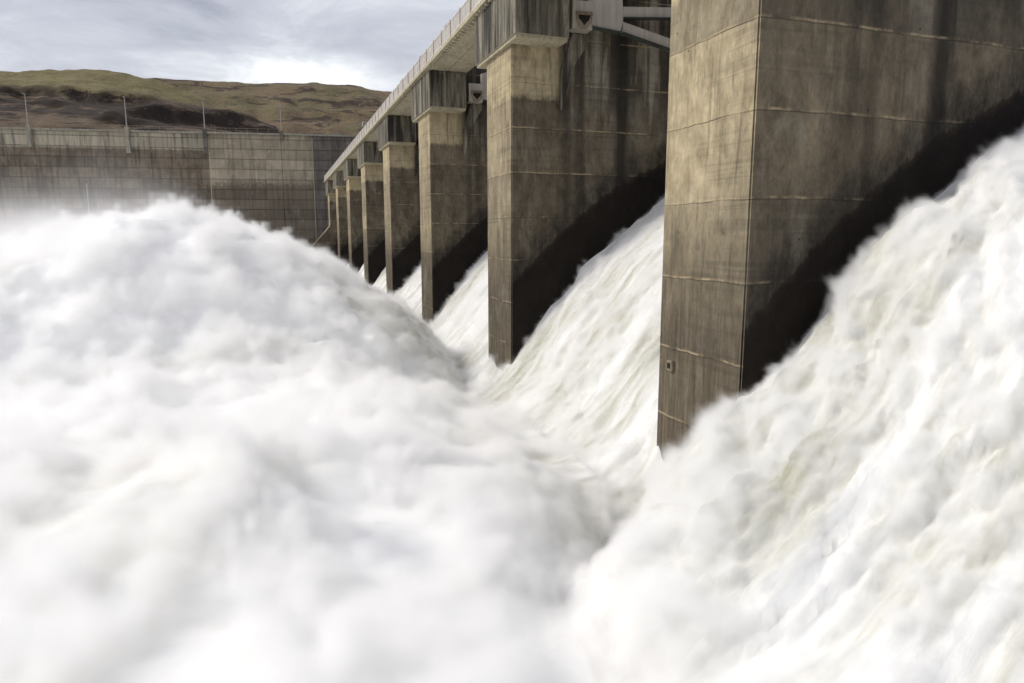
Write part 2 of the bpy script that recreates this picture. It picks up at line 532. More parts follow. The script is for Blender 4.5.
M['pole'] = simple('pole_metal', (0.24, 0.225, 0.20), (0.36, 0.34, 0.31), 3.0, 0.6)


def water_material():
    m, t, b = new_mat('white_water', 0.75)
    pos, _ = world_pos(t)
    # aerated water: white foam with thin greenish-brown silt showing in stretched patches
    flow = mapping(t, pos, rot=(0, math.radians(44), math.radians(-7)))      # x now runs down the chute
    p1 = noise(t, mapping(t, flow, (0.075, 0.30, 0.22)), 1.0, 5, 0.58, 0.5)
    p2 = noise(t, mapping(t, flow, (0.20, 1.9, 0.5), (4, 2, 7)), 1.0, 6, 0.6, 0.15)
    v = math_(t, 'ADD', math_(t, 'MULTIPLY', p1, 0.60), math_(t, 'MULTIPLY', p2, 0.40))
    c = ramp(t, v, [(0.37, (0.38, 0.375, 0.29)), (0.45, (0.58, 0.575, 0.51)), (0.53, (0.79, 0.79, 0.775)), (0.7, (0.88, 0.88, 0.88))])
    # the plumes are evenly aerated, only broad faint silt tints
    q1 = noise(t, mapping(t, pos, (0.10, 0.14, 0.14), (2, 5, 1)), 1.0, 4, 0.5, 0.3)
    cr = ramp(t, q1, [(0.36, (0.80, 0.79, 0.73)), (0.50, (0.94, 0.94, 0.925)), (0.7, (0.96, 0.96, 0.955))])
    sx = N(t, 'ShaderNodeSeparateXYZ')
    t.links.new(pos, sx.inputs[0])
    c = mix(t, ramp(t, math_(t, 'MULTIPLY', sx.outputs[0], 0.05), [(0.30, 0.0), (0.52, 1.0)]), cr, c)
    t.links.new(c, b.inputs['Base Color'])
    b.inputs['Specular IOR Level'].default_value = 0.05
    b.inputs['Subsurface Weight'].default_value = 0.0
    bp = N(t, 'ShaderNodeBump')
    bp.inputs['Strength'].default_value = 0.5
    bp.inputs['Distance'].default_value = 0.10
    f1 = noise(t, mapping(t, flow, (0.55, 4.2, 1.4)), 1.0, 7, 0.62, 0.2)
    t.links.new(f1, bp.inputs['Height'])
    t.links.new(bp.outputs[0], b.inputs['Normal'])
    return m


M['water'] = water_material()

# ------------------------------------------------------------------ numbers of the dam
A, S, Y0, W = 12.26, 19.5, 15.6, 4.32
NP = 8


def drop(y):
    return -0.0085 * (y - 38.0)


# ------------------------------------------------------------------ water
_px = np.array([-60, 3, 5, 7, 9, 10.5, 12.26, 14.8, 17.5, 21.6, 26, 31, 37, 45.])
_pz = np.array([-10.9, -10.9, -10.5, -9.9, -9.1, -8.3, -7.0, -4.1, -1.2, 1.9, 4.3, 6.0, 6.8, 7.0])
_xx = np.linspace(-60, 45, 2101)
_zz = np.interp(_xx, _px, _pz)
_k = np.exp(-np.linspace(-2, 2, 41) ** 2); _k /= _k.sum()
_zz = np.convolve(np.pad(_zz, 20, mode='edge'), _k, mode='valid')


def chute(x):
    return np.interp(x, _xx, _zz)


def water_height(X, Y):
    """smooth height of the white water"""
    z = chute(X)
    up = sstep(11.0, 13.5, X)
    # distance to nearest pier side
    ph = np.mod(Y - Y0, S)                     # 0..W is the pier
    mid = np.abs(ph - (W + (S - W) / 2))       # 0 mid bay, 7.65 at a pier
    wall = np.clip(7.65 - mid, 0, None)
    z = z + 0.5 * np.exp(-wall / 0.9) * sstep(12.5, 15.0, X)
    # wake hollow behind each nose
    pc = np.minimum(np.abs(ph - W / 2), np.abs(ph - W / 2 - S))
    z = z - (1.3 + 1.4 * (Y < 26)) * np.exp(-(pc / 2.1) ** 2) * (1 - up) * np.exp(-np.clip(A - X, 0, None) / 3.2)
    # the near bay runs higher and rougher against its far pier
    nb = np.exp(-((13.2 - Y) / np.where(Y < 13.2, 5.5, 2.35)) ** 2) * (Y < 25)
    z = z + 2.9 * nb * sstep(3.0, 10.0, X) * (1 - 0.62 * sstep(15.5, 22, X)) + 1.3 * np.exp(-((X - 11.0) / 1.7) ** 2 - ((Y - 14.9) / 1.1) ** 2)
    # plumes of the stilling basin
    g = sstep(33.5, 43.0, Y)
    H = -6.6 + (-0.1 + 6.6) * g + 0.9 * np.exp(-((X + 7.5) / 4.0) ** 2) * g
    H = H + 1.0 * sstep(2, 9, np.abs(Y - 26)) * (1 - g) * 0.0 - 1.2 * (1 - sstep(2, 16, Y)) * (1 - g)
    Xe = 10.4 + 0.9 * g - 0.8 * np.exp(-((Y - 36) / 3.5) ** 2)
    Xe = Xe - 4.5 * (1 - sstep(13.0, 21.0, Y))
    Xe = Xe - 1.2 * sstep(62, 80, Y)
    L = 11.0 + 6.0 * g
    tt = np.clip((Xe - X) / L, 0, None)
    f = np.where(tt < 1, np.sqrt(np.clip(1 - (1 - np.clip(tt, 0, 1)) ** 2, 0, 1)), 1.0) ** 1.40
    base = -10.2
    R = base + (H - base) * f - 0.19 * np.clip(Xe - L - X - 1.0, 0, None) ** 0.95 * (0.3 + 0.7 * g)
    R = R - 1.6 * sstep(100, 150, Y)
    R = np.where(tt <= 0, -14 - (X - Xe) * 2, R)
    # smooth maximum
    k = 0.6 + 0.5 * (1 - sstep(30, 37, Y))
    d = np.clip((R - z) / k, -30, 30)
    s = np.where(d > 0, R + k * np.log1p(np.exp(-d)), z + k * np.log1p(np.exp(d)))
    return s, 1 / (1 + np.exp(-d)), nb


def water_points(X, Y):
    z, roll, nb = water_height(X, Y)
    up = (1 - roll)
    # push along the mean normal
    e = 0.25
    zx = (water_height(X + e, Y)[0] - water_height(X - e, Y)[0]) / (2 * e)
    zy = (water_height(X, Y + e)[0] - water_height(X, Y - e)[0]) / (2 * e)
    n = np.stack([-zx, -zy, np.ones_like(zx)], -1)
    n /= np.linalg.norm(n, axis=-1)[..., None]
    wx = X + 1.5 * fbm(X / 5, Y / 5, 0.3 + z / 5, 2)
    wy = Y + 1.5 * fbm(X / 5 + 9, Y / 5, 7.3 + z / 5, 2)
    a = 0.70 * billow(wx / 6.5, wy / 5.4, z / 5.5, 5, 0.42) + 0.35 * sstep(33, 38, Y) * billow(wx / 2.6, wy / 2.2, z / 2.2 + 5, 3, 0.55) + 0.45 * fbm(wx / 11, wy / 8, 3.0, 2)
    s = X * 1.35                                   # stretched along the run of the chute
    c = 0.26 * fbm(s / 7.5 + 0.3 * pn(X, Y, 0), wy * 0.5 / 0.9, 1.7, 4, 0.55) + 0.10 * fbm(s / 2.2, Y / 0.35, 4.0, 3)
    c = c + nb * (0.50 * billow(wx / 6.5, (wy - 0.12 * wx) / 1.5, 1.3 + 0.1 * z, 5, 0.62) + 0.16 * fbm(wx / 3.2, wy / 0.42, 2.0, 3, 0.6))
    disp = a * roll + c * up
    ph = np.mod(Y - Y0, S)
    P = np.stack([X, Y, z], -1) + n * disp[..., None]
    # keep water inside its bay between the piers
    return P


def axis(segs):
    r = []
    for a, b, st in segs:
        k = max(1, int(round((b - a) / st)))
        r += list(np.linspace(a, b, k, endpoint=False))
    r.append(segs[-1][1])
    return np.array(r)


ax_x = axis([(-120, -60, 3.0), (-60, -25, 0.7), (-25, -10, 0.28), (-10, 12.5, 0.13)])
ax_y = axis([(-16, 2, 0.5), (2, 22, 0.13), (22, 50, 0.18), (50, 80, 0.35), (80, 172, 1.0)])
GX, GY = np.meshgrid(ax_x, ax_y, indexing='ij')
basin = grid_mesh('water', water_points(GX, GY), M['water'])
tag(basin, 'churning white water and boiling plumes filling the stilling basin below the piers', 'water', kind='structure')

chutes = []
for k in range(-1, NP - 1):
    ya = Y0 + k * S + W + 0.0
    yb = Y0 + (k + 1) * S
    if k == -1:
        ya = -4.0
    st = 0.13 if k == -1 else (0.15 if k == 0 else (0.25 if k == 1 else 0.5))
    cx_ = axis([(12.5, 24, st), (24, 40, st * 3)])
    mg = 0.3 if k < 3 else 1.0
    cy_ = ax_y[(ax_y >= ya - mg) & (ax_y <= yb + mg)]
    gx, gy = np.meshgrid(cx_, cy_, indexing='ij')
    P = water_points(gx, gy)
    Pc = np.clip(P[..., 1], ya - 0.4 if k >= 0 else -5, yb + 0.4)
    P[..., 1] = np.where(gx > 12.8, Pc, P[..., 1])
    o = grid_mesh('spillway_water', P, M['water'])
    tag(o, 'white water racing down one spillway chute between two piers', 'water', group='spillway chutes running with white water', kind='structure')
    chutes.append(o)

# the ogee itself under the water
prof = [(x, float(chute(x)) - 2.2) for x in np.linspace(2, 44, 60)]
b_ = MB()
b_.prism([(2, -19)] + prof + [(44, -19)], -4.0, Y0 + (NP - 1) * S)
ogee = b_.build('spillway_slope', M['body'])
tag(ogee, 'sloping concrete spillway under the falling water', 'spillway', kind='structure')

# river bed and far ground, one sheet
gm, gt, gb = new_mat('dry_ground', 0.95)
gpos, _ = world_pos(gt)
gt.links.new(mix(gt, noise(gt, gpos, 0.02, 6, 0.6), (0.10, 0.085, 0.05), (0.17, 0.15, 0.085)), gb.inputs['Base Color'])
b_ = MB()
b_.box(-3000, 3000, -400, 5000, -21, -20)
ground = b_.build('ground', gm)
tag(ground, 'dry ground and river bed reaching to the horizon', 'ground', kind='structure')

# ------------------------------------------------------------------ piers
ORD = ['nearest and largest', 'second nearest', 'third nearest', 'fourth nearest', 'fifth nearest', 'sixth nearest', 'seventh nearest', 'farthest and smallest']
LAB = ['nearest and largest stained concrete pier, with a metal box low on its nose',
       'second pier from the camera, big stained cap at the top edge of the picture',
       'third pier from the camera, its blackened cap holding up the start of the open deck',
       'fourth pier from the camera, slim concrete nose with a wet black side',
       'fifth pier from the camera, between the fourth and the narrower sixth',
       'sixth pier from the camera, seen as a thin strip with a streaked cap',
       'seventh pier from the camera, a sliver just before the end pier',
       'farthest concrete pier with a sloping apron wall running down beside it']

ZT = 12.6


def make_pier(k):
    y = Y0 + k * S
    dz = drop(y)
    root = empty('spillway_pier', (A, y, -9.5))
    tag(root, LAB[k], 'pier', 'concrete spillway piers in a row')
    # local coordinates are world minus root location
    ox, oy, oz = A, y, -9.5

    def L(x0, x1, y0, y1, z0, z1):
        return (x0 - ox, x1 - ox, y0, y1, z0 - oz, z1 - oz)
    # body: nose front slightly chipped at its arrises
    b = MB()
    b.prism([(A - ox, -14 - oz), (A - ox, 9.9 + dz - oz), (14.95 - ox, 9.9 + dz - oz), (14.95 - ox, 13.4 + dz - oz), (40 - ox, 16.5 + dz - oz), (40 - ox, -14 - oz)], 0.0, W)
    o = b.build('pier_body', M['pier'], root)
    bm = bmesh.new(); bm.from_mesh(o.data)
    bmesh.ops.bevel(bm, geom=[e for e in bm.edges if abs(e.verts[0].co.x) < 1e-4 and abs(e.verts[1].co.x) < 1e-4 and abs(e.verts[0].co.z - e.verts[1].co.z) > 1], offset=0.05, segments=2, affect='EDGES')
    bm.to_mesh(o.data); bm.free()
    ov = 1.4
    c = MB()
    c.box(*L(11.97, 14.9, -ov, W + ov, 9.95 + dz, ZT + dz))
    cp = c.build('pier_cap', M['cap'], root, bevel=0.04)
    c = MB()                                   # thin drip ledge under the cap
    c.box(*L(12.06, 14.84, -ov + 0.12, W + ov - 0.12, 9.80 + dz, 9.947 + dz))
    c.build('cap_ledge', M['deck'], root)
    # inclined rib that carries the gate arm bearing
    for sgn in (0, 1):
        ya, yb = (-0.42, -0.003) if sgn == 0 else (W + 0.003, W + 0.42)
        r = MB()
        r.prism([(14.975 - ox, 6.6 + dz - oz), (15.45 - ox, 8.6 + dz - oz), (16.45 - ox, 10.1 + dz - oz), (16.45 - ox, 10.5 + dz - oz), (15.5 - ox, 10.5 + dz - oz), (14.975 - ox, 8.6 + dz - oz)], ya, yb)
        r.build('brace_rib', M['rib'], root)
        ya, yb = (-1.25, -0.45) if sgn == 0 else (W + 0.45, W + 1.25)
        r = MB()
        cz = 10.95 + dz - oz
        cxx = 15.78 - ox
        # weathered face plate; flat dark plate paints an opening's shade under a rusty lip
        r.prism([(cxx - 0.46, cz + 0.40), (cxx + 0.46, cz + 0.44), (cxx + 0.44, cz - 0.10), (cxx + 0.12, cz - 0.42), (cxx - 0.22, cz - 0.40), (cxx - 0.42, cz + 0.02)], ya - 0.02, ya + 0.055)
        if sgn == 0:
            r.build('bearing_frame', M['box'], root)
            r = MB()
            r.prism([(cxx - 0.33, cz + 0.22), (cxx + 0.34, cz + 0.24), (cxx + 0.27, cz + 0.02), (cxx + 0.10, cz - 0.14), (cxx + 0.0, cz - 0.26), (cxx - 0.14, cz - 0.10), (cxx - 0.30, cz + 0.06)], ya - 0.03, ya - 0.023)
            r.build('bearing_shade', M['dark'], root)
            r = MB()
            r.box(cxx - 0.42, cxx + 0.44, ya - 0.12, ya - 0.024, cz + 0.25, cz + 0.33)
            r.build('bearing_lip', M['rust'], root)
        r = MB()
        r.box(cxx - 0.62, cxx + 0.5, ya + 0.06 if sgn == 0 else ya, yb if sgn == 0 else yb - 0.06, cz - 0.42, cz + 0.95)
        r.build('bearing_block', M['gate'], root)
    if k == 0:
        r = MB()
        r.box(-0.12, -0.003, 3.34, 3.64, -4.36 - oz, -4.02 - oz)
        jb = r.build('metal_box', M['box'], root, bevel=0.015)
        r = MB()
        r.box(-0.14, -0.123, 3.41, 3.57, -4.28 - oz, -4.10 - oz)
        d = r.build('box_lid', M['dark'], jb)
    if k == NP - 1:
        r = MB()
        r.prism([(12.24 - ox, 2.2 - oz), (6.0 - ox, -4.9 - oz), (6.0 - ox, -14 - oz), (12.24 - ox, -14 - oz)], 0.3, 3.9)
        r.build('apron_wall', M['pier'], root)
    return root


piers = [make_pier(k) for k in range(NP)]

# ------------------------------------------------------------------ gates: arms, gusset and curved skin in every bay
GL = ['radial gate in the nearest bay, out of the picture above the rushing water',
      'pale steel gate arms between the nearest and the second pier, top edge of the picture',
      'pale steel gate arm between the second and the third pier',
      'pale steel gate arm between the third and the fourth pier',
      'pale steel gate arm between the fourth and the fifth pier',
      'pale steel gate arm between the fifth and the sixth pier',
      'pale steel gate arm between the sixth and the seventh pier',
      'pale steel gate arm between the seventh pier and the end pier']


def make_gate(k):
    """gate of the bay in front (camera side) of pier k"""
    yb = Y0 + k * S                      # far side wall of the bay
    ya = yb - (S - W)
    dz = drop(yb)
    root = empty('radial_gate', (15.78, (ya + yb) / 2, 11.0 + dz))
    tag(root, GL[k], 'gate', 'steel gates between the piers')
    ox, oy, oz = 15.78, (ya + yb) / 2, 11.0 + dz
    for yc in (yb - 0.95, ya + 0.95):
        b = MB()
        y1, y2 = yc - 0.18 - oy, yc + 0.18 - oy
        b.prism([(0.45, -0.25), (2.15, -0.38), (2.3, 0.12), (2.3, 0.5), (2.15, 2.2), (0.45, 1.7)], y1, y2)
        b.build('gusset_plate', M['gate'], root)
        for (z0, z1, x1) in ((-0.12, -1.9, 11.0), (0.62, 1.4, 11.0), (1.95, 4.8, 11.0)):
            b = MB()
            h = 0.26
            b.prism([(2.303, z0 - h), (x1, z1 - h), (x1, z1 + h), (2.303, z0 + h)], y1 + 0.03, y2 - 0.03)
            arm = b.build('gate_arm', M['gate'], root)
            b = MB()
            b.prism([(2.31, z0 - h - 0.04), (x1, z1 - h - 0.04), (x1, z1 - h - 0.004), (2.31, z0 - h - 0.004)], y1 - 0.08, y2 + 0.05)
            b.build('arm_flange', M['teal'], arm)
        b = MB()
        b.prism([(0.45, -0.295), (2.2, -0.425), (2.2, -0.385), (0.45, -0.255)], y1 - 0.08, y2 + 0.05)
        b.build('gusset_flange', M['teal'], root)
    pts = [(11.4 * math.cos(a), 11.4 * math.sin(a)) for a in np.linspace(-0.30, 0.55, 12)]
    pts2 = [(11.02 * math.cos(a), 11.02 * math.sin(a)) for a in np.linspace(0.55, -0.30, 12)]
    b = MB()
    b.prism(pts + pts2, ya + 0.1 - oy, yb - 0.1 - oy)
    b.build('skin_plate', M['gate'], root)


for k in range(1, NP):
    make_gate(k)

# ------------------------------------------------------------------ service deck over the caps
def zd(y):
    return ZT + drop(y)


deck = empty('service_bridge', (12.0, Y0 - 2, ZT))
tag(deck, 'narrow concrete service bridge with a pale railing resting on the pier caps', 'bridge')
DO = Vector((12.0, Y0 - 2, ZT))
YE = Y0 + 7 * S + W + 1.6


def skew_box(b, x0, x1, ya, yb, za, zb):
    v = []
    for y in (ya, yb):
        for x, z in ((x0, za), (x1, za), (x1, zb), (x0, zb)):
            v.append(b.bm.verts.new((x - DO.x, y - DO.y, z + drop(y))))
    for f in ((0, 1, 2, 3), (7, 6, 5, 4), (0, 4, 5, 1), (1, 5, 6, 2), (2, 6, 7, 3), (3, 7, 4, 0)):
        b.bm.faces.new([v[i] for i in f])


b = MB()
skew_box(b, 12.0, 13.38, Y0 - 1.5, YE, 0.004, 0.32)
skew_box(b, 13.42, 14.85, Y0 - 1.5, YE, 0.004, 0.32)
b.build('deck_slab', M['deck'], deck)
b = MB()
skew_box(b, 11.72, 11.996, Y0 - 1.5, YE, 0.10, 0.36)
for q in range(int((YE - Y0) / 0.6)):
    y = Y0 - 1.0 + q * 0.6
    skew_box(b, 11.78, 12.15, y, y + 0.12, -0.06, 0.0)
b.build('deck_edge', M['deck'], deck)
b = MB()
skew_box(b, 14.87, 15.1, Y0 - 1.5, YE, 0.10, 0.5)
b.build('deck_edge', M['deck'], deck)
# railing: top and bottom rail with close vertical bars, one panel per bay, and posts
npan = 8
for k in range(npan):
    ya = Y0 - 1.4 + k * S
    yb = min(ya + S, YE - 0.1)
    b = MB()
    skew_box(b, 11.80, 11.88, ya, yb, 1.32, 1.39)
    skew_box(b, 11.81, 11.87, ya, yb, 0.46, 0.52)
    n = int((yb - ya) / 0.11)
    for q in range(n):
        y = ya + (q + 0.5) * 0.11
        skew_box(b, 11.825, 11.855, y, y + 0.06, 0.523, 1.317)
    b.build('railing_panel', M['rail'], deck)
    for q in range(8):
        y = ya + q * S / 8
        if y > YE - 0.2: continue
        b = MB()
        skew_box(b, 11.78, 11.90, y, y + 0.12, 0.363, 1.44)
        b.build('railing_post', M['post'], deck)
# little davit lamps on the deck
DL = ['thin hooked lamp post on the service bridge, nearest of the row', 'thin hooked lamp post on the service bridge over the third pier',
      'thin hooked lamp post on the service bridge, farthest of the row']
for i, y in enumerate((54.3, 63.5, 73.5)):
    r = empty('deck_lamp', (13.5, y, ZT + 0.33 + drop(y)))
    tag(r, DL[i], 'lamp post', 'lamp posts on the service bridge')
    b = MB(); b.bar((0, 0, 0), (0, 0, 3.2), 0.035); b.bar((0, 0, 3.18), (0.35, -1.5, 3.45), 0.028)
    b.build('post', M['pole'], r)
    b = MB(); b.box(0.25, 0.45, -1.9, -1.5, 3.36, 3.46)
    b.build('lamp_head', M['pole'], r)
# a hoist on the deck far along
r = empty('deck_hoist', (12.9, 96.0, ZT + 0.33 + drop(96)))
tag(r, 'small grey hoist frame standing on the far part of the service bridge', 'hoist')
b = MB()
for xx in (-0.5, 0.5):
    b.bar((xx, -0.6, 0), (xx * 0.5, 0, 2.1), 0.06); b.bar((xx, 0.6, 0), (xx * 0.5, 0, 2.1), 0.06)
b.build('hoist_frame', M['pole'], r)
b = MB(); b.box(-0.5, 0.5, -0.4, 0.4, 2.1, 2.7); b.build('hoist_motor', M['pole'], r, bevel=0.05)

# ------------------------------------------------------------------ the high wall across the valley end
WA, WB_ = Vector((-250, 219.2, 0)), Vector((70, 164.6, 0))
WD = (WB_ - WA).normalized()
WANG = math.atan2(WD.y, WD.x)
TOPZ = 24.0


def wall_x(X):                      # distance along the wall of world x
    return (X - WA.x) / WD.x


wall = empty('high_wall', (WA.x, WA.y, -14), WANG)
tag(wall, 'long high concrete wall with streaked pour lines standing behind the spray, below the hills', 'wall')
# joints, world x at the wall (from the photo)
JX = [-250, -214, -180, -146, -113, -80, -56.6, -39.0, -25.0, -12.4, 3.6, 10.7, 28, 46, 70]
for i in range(len(JX) - 1):
    x0, x1 = wall_x(JX[i]) + 0.04, wall_x(JX[i + 1]) - 0.04
    xm = (JX[i] + JX[i + 1]) / 2
    mt = 'wallL' if xm < -12.4 else ('wallM' if xm < 10.7 else 'wallR')
    off = 0.0 if mt == 'wallL' else 0.25 if mt == 'wallM' else 0.55
    b = MB()
    # each pour a little set back from the next, in real steps
    z = -14.0
    lifts = []
    zz_ = 22.6
    while zz_ > -14:
        lifts.append(zz_); zz_ -= 2.32
    lifts = [-14.0] + lifts[::-1] + [TOPZ - 0.42]
    for a_, c_ in zip(lifts[:-1], lifts[1:]):
        if c_ - a_ < 0.05: continue
        b.box(x0, x1, -off + random.uniform(-0.04, 0.04), 8, a_ + 14 + 0.012, c_ + 14 - 0.012)
    b.box(x0 + 0.1, x1 - 0.1, 0.4 - off, 7.5, 0, TOPZ + 13)
    b.build('wall_panel', M[mt], wall)
b = MB()
b.box(0, wall_x(-12.5), -0.35, 8.2, TOPZ + 14 - 0.417, TOPZ + 14)
b.box(wall_x(-12.5) + 0.02, wall_x(70), -0.8, 8.2, TOPZ + 14 - 0.417, TOPZ + 14)
b.build('coping', M['wallT'], wall)
b = MB()
L_ = wall_x(70)
for q in range(int(L_ / 2.4)):
    b.box(q * 2.4, q * 2.4 + 0.09, 0.2, 0.3, TOPZ + 14 + 0.003, TOPZ + 15.1)
b.box(0, L_, 0.22, 0.28, TOPZ + 15.0, TOPZ + 15.08)
b.box(0, L_, 0.22, 0.28, TOPZ + 14.5, TOPZ + 14.56)
b.build('wall_railing', M['box'], wall)
# pale seam strips at some joints
for X in (-12.4, 10.7, -39.0):
    b = MB()
    b.box(wall_x(X) - 0.085, wall_x(X) + 0.085, (-0.10 if X < -13 else -0.32 if X < 0 else -0.62), 0.35, 0.0, TOPZ + 13 - (0 if X > -13 else 11))
    b.build('joint_seal', M['deck'], wall)
PL = ['tall thin pole on the high wall, leftmost of the four', 'tall thin pole on the high wall, second from the left before dark cliffs',
      'tall thin pole on the high wall, third from the left where the pale panels begin', 'tall thin pole on the high wall, rightmost of the four against the green hill']
for i, X in enumerate((-49.5, -29.4, -12.9, 3.9)):
    p = WA + WD * wall_x(X)
    r = empty('lamp_pole', (p.x, p.y, TOPZ - 4), WANG)
    tag(r, PL[i], 'pole', 'tall poles along the high wall')
    ln = (4.3, 5.2, 5.0, 1.6)[i]
    b = MB(); b.box(-0.45, 0.45, -0.95, -0.36 if X < -13 else -0.81, 4 - ln, 4.6)
    b.build('bracket', M['wallT'] if i < 2 else M['wallR'], r, bevel=0.04)
    b = MB(); b.bar((0, -0.65, 4.6), (0, -0.65, 11.0), 0.13, 10, 0.08)
    b.build('pole_shaft', M['pole'], r)
    b = MB(); b.box(-0.16, 0.16, -1.3, -0.5, 11.0, 11.14)
    b.build('lamp_head', M['pole'], r)

# ------------------------------------------------------------------ hills
def hill_material(name, cliffs):
    m, t, b = new_mat(name, 0.95)
    pos, geo = world_pos(t)
    sn = N(t, 'ShaderNodeSeparateXYZ')
    t.links.new(geo.outputs['Normal'], sn.inputs[0])
    n_ = noise(t, pos, 0.012, 8, 0.62, 0.6)
    n2_ = noise(t, mapping(t, pos, (1, 1, 3)), 0.06, 8, 0.7, 0.4)
    n3_ = noise(t, pos, 0.5, 6, 0.7)
    if cliffs:
        grass = mix(t, ramp(t, n2_, [(0.35, 0.0), (0.65, 1.0)]), (0.115, 0.102, 0.042), (0.20, 0.168, 0.080))
        grass = mix(t, ramp(t, n_, [(0.45, 0.0), (0.6, 0.6)]), grass, (0.19, 0.145, 0.08))
        sp = N(t, 'ShaderNodeSeparateXYZ'); t.links.new(pos, sp.inputs[0])
        lowm = ramp(t, math_(t, 'MULTIPLY', math_(t, 'ADD', sp.outputs[2], math_(t, 'MULTIPLY', math_(t, 'SUBTRACT', n2_, 0.5), 14.0)), 0.01), [(0.60, 1.0), (0.68, 0.0)])
        grass = mix(t, lowm, grass, mix(t, n2_, (0.085, 0.058, 0.040), (0.17, 0.125, 0.080)))
        rock = mix(t, n2_, (0.010, 0.008, 0.007), (0.050, 0.036, 0.028))
        bnd = noise(t, mapping(t, pos, (0.032, 0.012, 0.20), (3, 1, 0.6)), 1.0, 12, 0.72, 0.25)
        bmask = math_(t, 'MULTIPLY', ramp(t, bnd, [(0.46, 0.0), (0.50, 1.0)]), lowm)
        grass = mix(t, math_(t, 'MULTIPLY', bmask, 0.93), grass, rock)
        steep = ramp(t, math_(t, 'ADD', sn.outputs[2], math_(t, 'MULTIPLY', math_(t, 'SUBTRACT', n3_, 0.5), 0.5)), [(0.55, 1.0), (0.66, 0.0)])
        c = mix(t, steep, grass, rock)
    else:
        g1 = mix(t, ramp(t, n_, [(0.40, 0.0), (0.58, 1.0)]), (0.105, 0.100, 0.048), (0.165, 0.120, 0.075))
        g1 = mix(t, ramp(t, n2_, [(0.40, 0.0), (0.70, 0.7)]), g1, (0.19, 0.135, 0.085))
        dk = ramp(t, noise(t, mapping(t, pos, (1, 1, 4), (50, 3, 1)), 0.03, 8, 0.7, 1.0), [(0.52, 0.0), (0.58, 0.85)])
        c = mix(t, dk, g1, (0.045, 0.034, 0.028))
    c = mix(t, 1.0, c, ramp(t, n3_, [(0.30, 0.60), (0.70, 1.3)]), 'MULTIPLY')
    t.links.new(c, b.inputs['Base Color'])
    return m


def hill_grid(x0, x1, y0, y1, st, fn, name, mat):
    xs = np.arange(x0, x1 + st, st); ys = np.arange(y0, y1 + st, st)
    gx, gy = np.meshgrid(xs, ys, indexing='ij')
    return grid_mesh(name, np.stack([gx, gy, fn(gx, gy)], -1), mat)


RX = np.array([-900, -500, -300, -200, -122, -83, -69, -56, -45, -30, -17, 6, 30, 60, 400])
RZ = np.array([66, 74, 80, 78, 81.5, 84.5, 84.0, 82.2, 79.0, 74.0, 68.0, 58.0, 46.0, 36.0, 25])


def hill1(x, y):
    # ridge at y ~ 420; below it two shelves of basalt cliffs down to the wall
    top = np.interp(x, RX, RZ) + 1.2 * fbm(x / 40, y / 40, 0.5, 3)
    u = np.clip((y - 235) / 185.0, 0, 1)
    wv = 1.6 * fbm(x / 26, y / 60, 2.2, 4) + 0.06 * (x + 60) * 0.0
    s0 = 20.0 + (top - 20.0) * u
    # cliffs: steps in height, each broken along x
    z = 20.0 + (top - 20.0) * (0.10 * u + 0.9 * u ** 1.15)
    for zc, hgt, off in ((38.0, 5.0, 0.0), (45.5, 5.5, 4.0), (54.0, 6.5, 9.0), (62.0, 5.0, 2.0)):
        zc_ = zc + 3.0 * fbm(x / 45 + off, 0.3 + off, 0.7, 3) + wv
        m_ = sstep(-0.35, 0.15, fbm(x / 28 + off * 3, off, 1.5, 3))
        d = (z - zc_)
        z = z + m_ * hgt * 0.5 * np.tanh(d / 0.55) * np.exp(-(d / 7.0) ** 2)
    z = z + 0.7 * fbm(x / 7, y / 7, 0.1, 4)
    back = np.clip(y - 420, 0, None)
    z = z - back * 0.25
    # lower towards the right so that the farther hill shows
    return z


def hill2(x, y):
    r = np.interp(x, [-900, -400, -150, -60, 0, 34, 80, 123, 200, 400, 900], [110, 125, 137, 139, 141.5, 144, 144.5, 140, 131, 120, 100])
    u = np.clip((y - 430) / 270.0, 0, 1)
    z = 20 + (r - 20) * u ** 0.92
    gul = np.abs(pn(x / 75 + 0.25 * pn(x / 30, y / 60, 1), y / 260, 3.3)) * 20 + np.abs(pn(x / 30, y / 120, 7.3)) * 7
    z = z - (6 - gul) * np.sin(np.pi * np.clip(u, 0, 1)) * 1.1
    z = z + 1.0 * fbm(x / 20, y / 20, 0.2, 4)
    z = z + 1.8 * np.tanh((np.mod(z + 3 * fbm(x / 60, y / 60, 4, 2), 17) - 8.5) / 1.0) * 0.6
    return z - np.clip(y - 700, 0, None) * 0.2


h1 = hill_grid(-420, 230, 228, 470, 1.6, hill1, 'hill', hill_material('hill_cliff_ground', True))
tag(h1, 'near grassy hill with bands of dark basalt cliffs behind the wall', 'hill', kind='structure')
h2 = hill_grid(-600, 620, 430, 800, 3.2, hill2, 'hill', hill_material('hill_far_ground', False))
tag(h2, 'farther brown and green hill with gullies under the cloudy sky', 'hill', kind='structure')
# a small white hut and marker at the foot of the hill by the wall
r = empty('white_hut', (18.0, 190.0, 20))
tag(r, 'tiny white hut and marker at the foot of the far hill, just above the wall', 'hut')
b = MB(); b.box(-1.2, 0.8, -1, 1, 0, 6.2)
b.build('hut_wall', M['rail'], r)
b = MB(); b.prism([(-1.4, 6.203), (1.0, 6.203), (-0.2, 6.9)], -1.1, 1.1)
b.build('hut_roof', M['pole'], r)


# ------------------------------------------------------------------ spray: density grid hugging the water
VOX = 0.085
FLOWSC = (0.20, 1.8, 1.0)


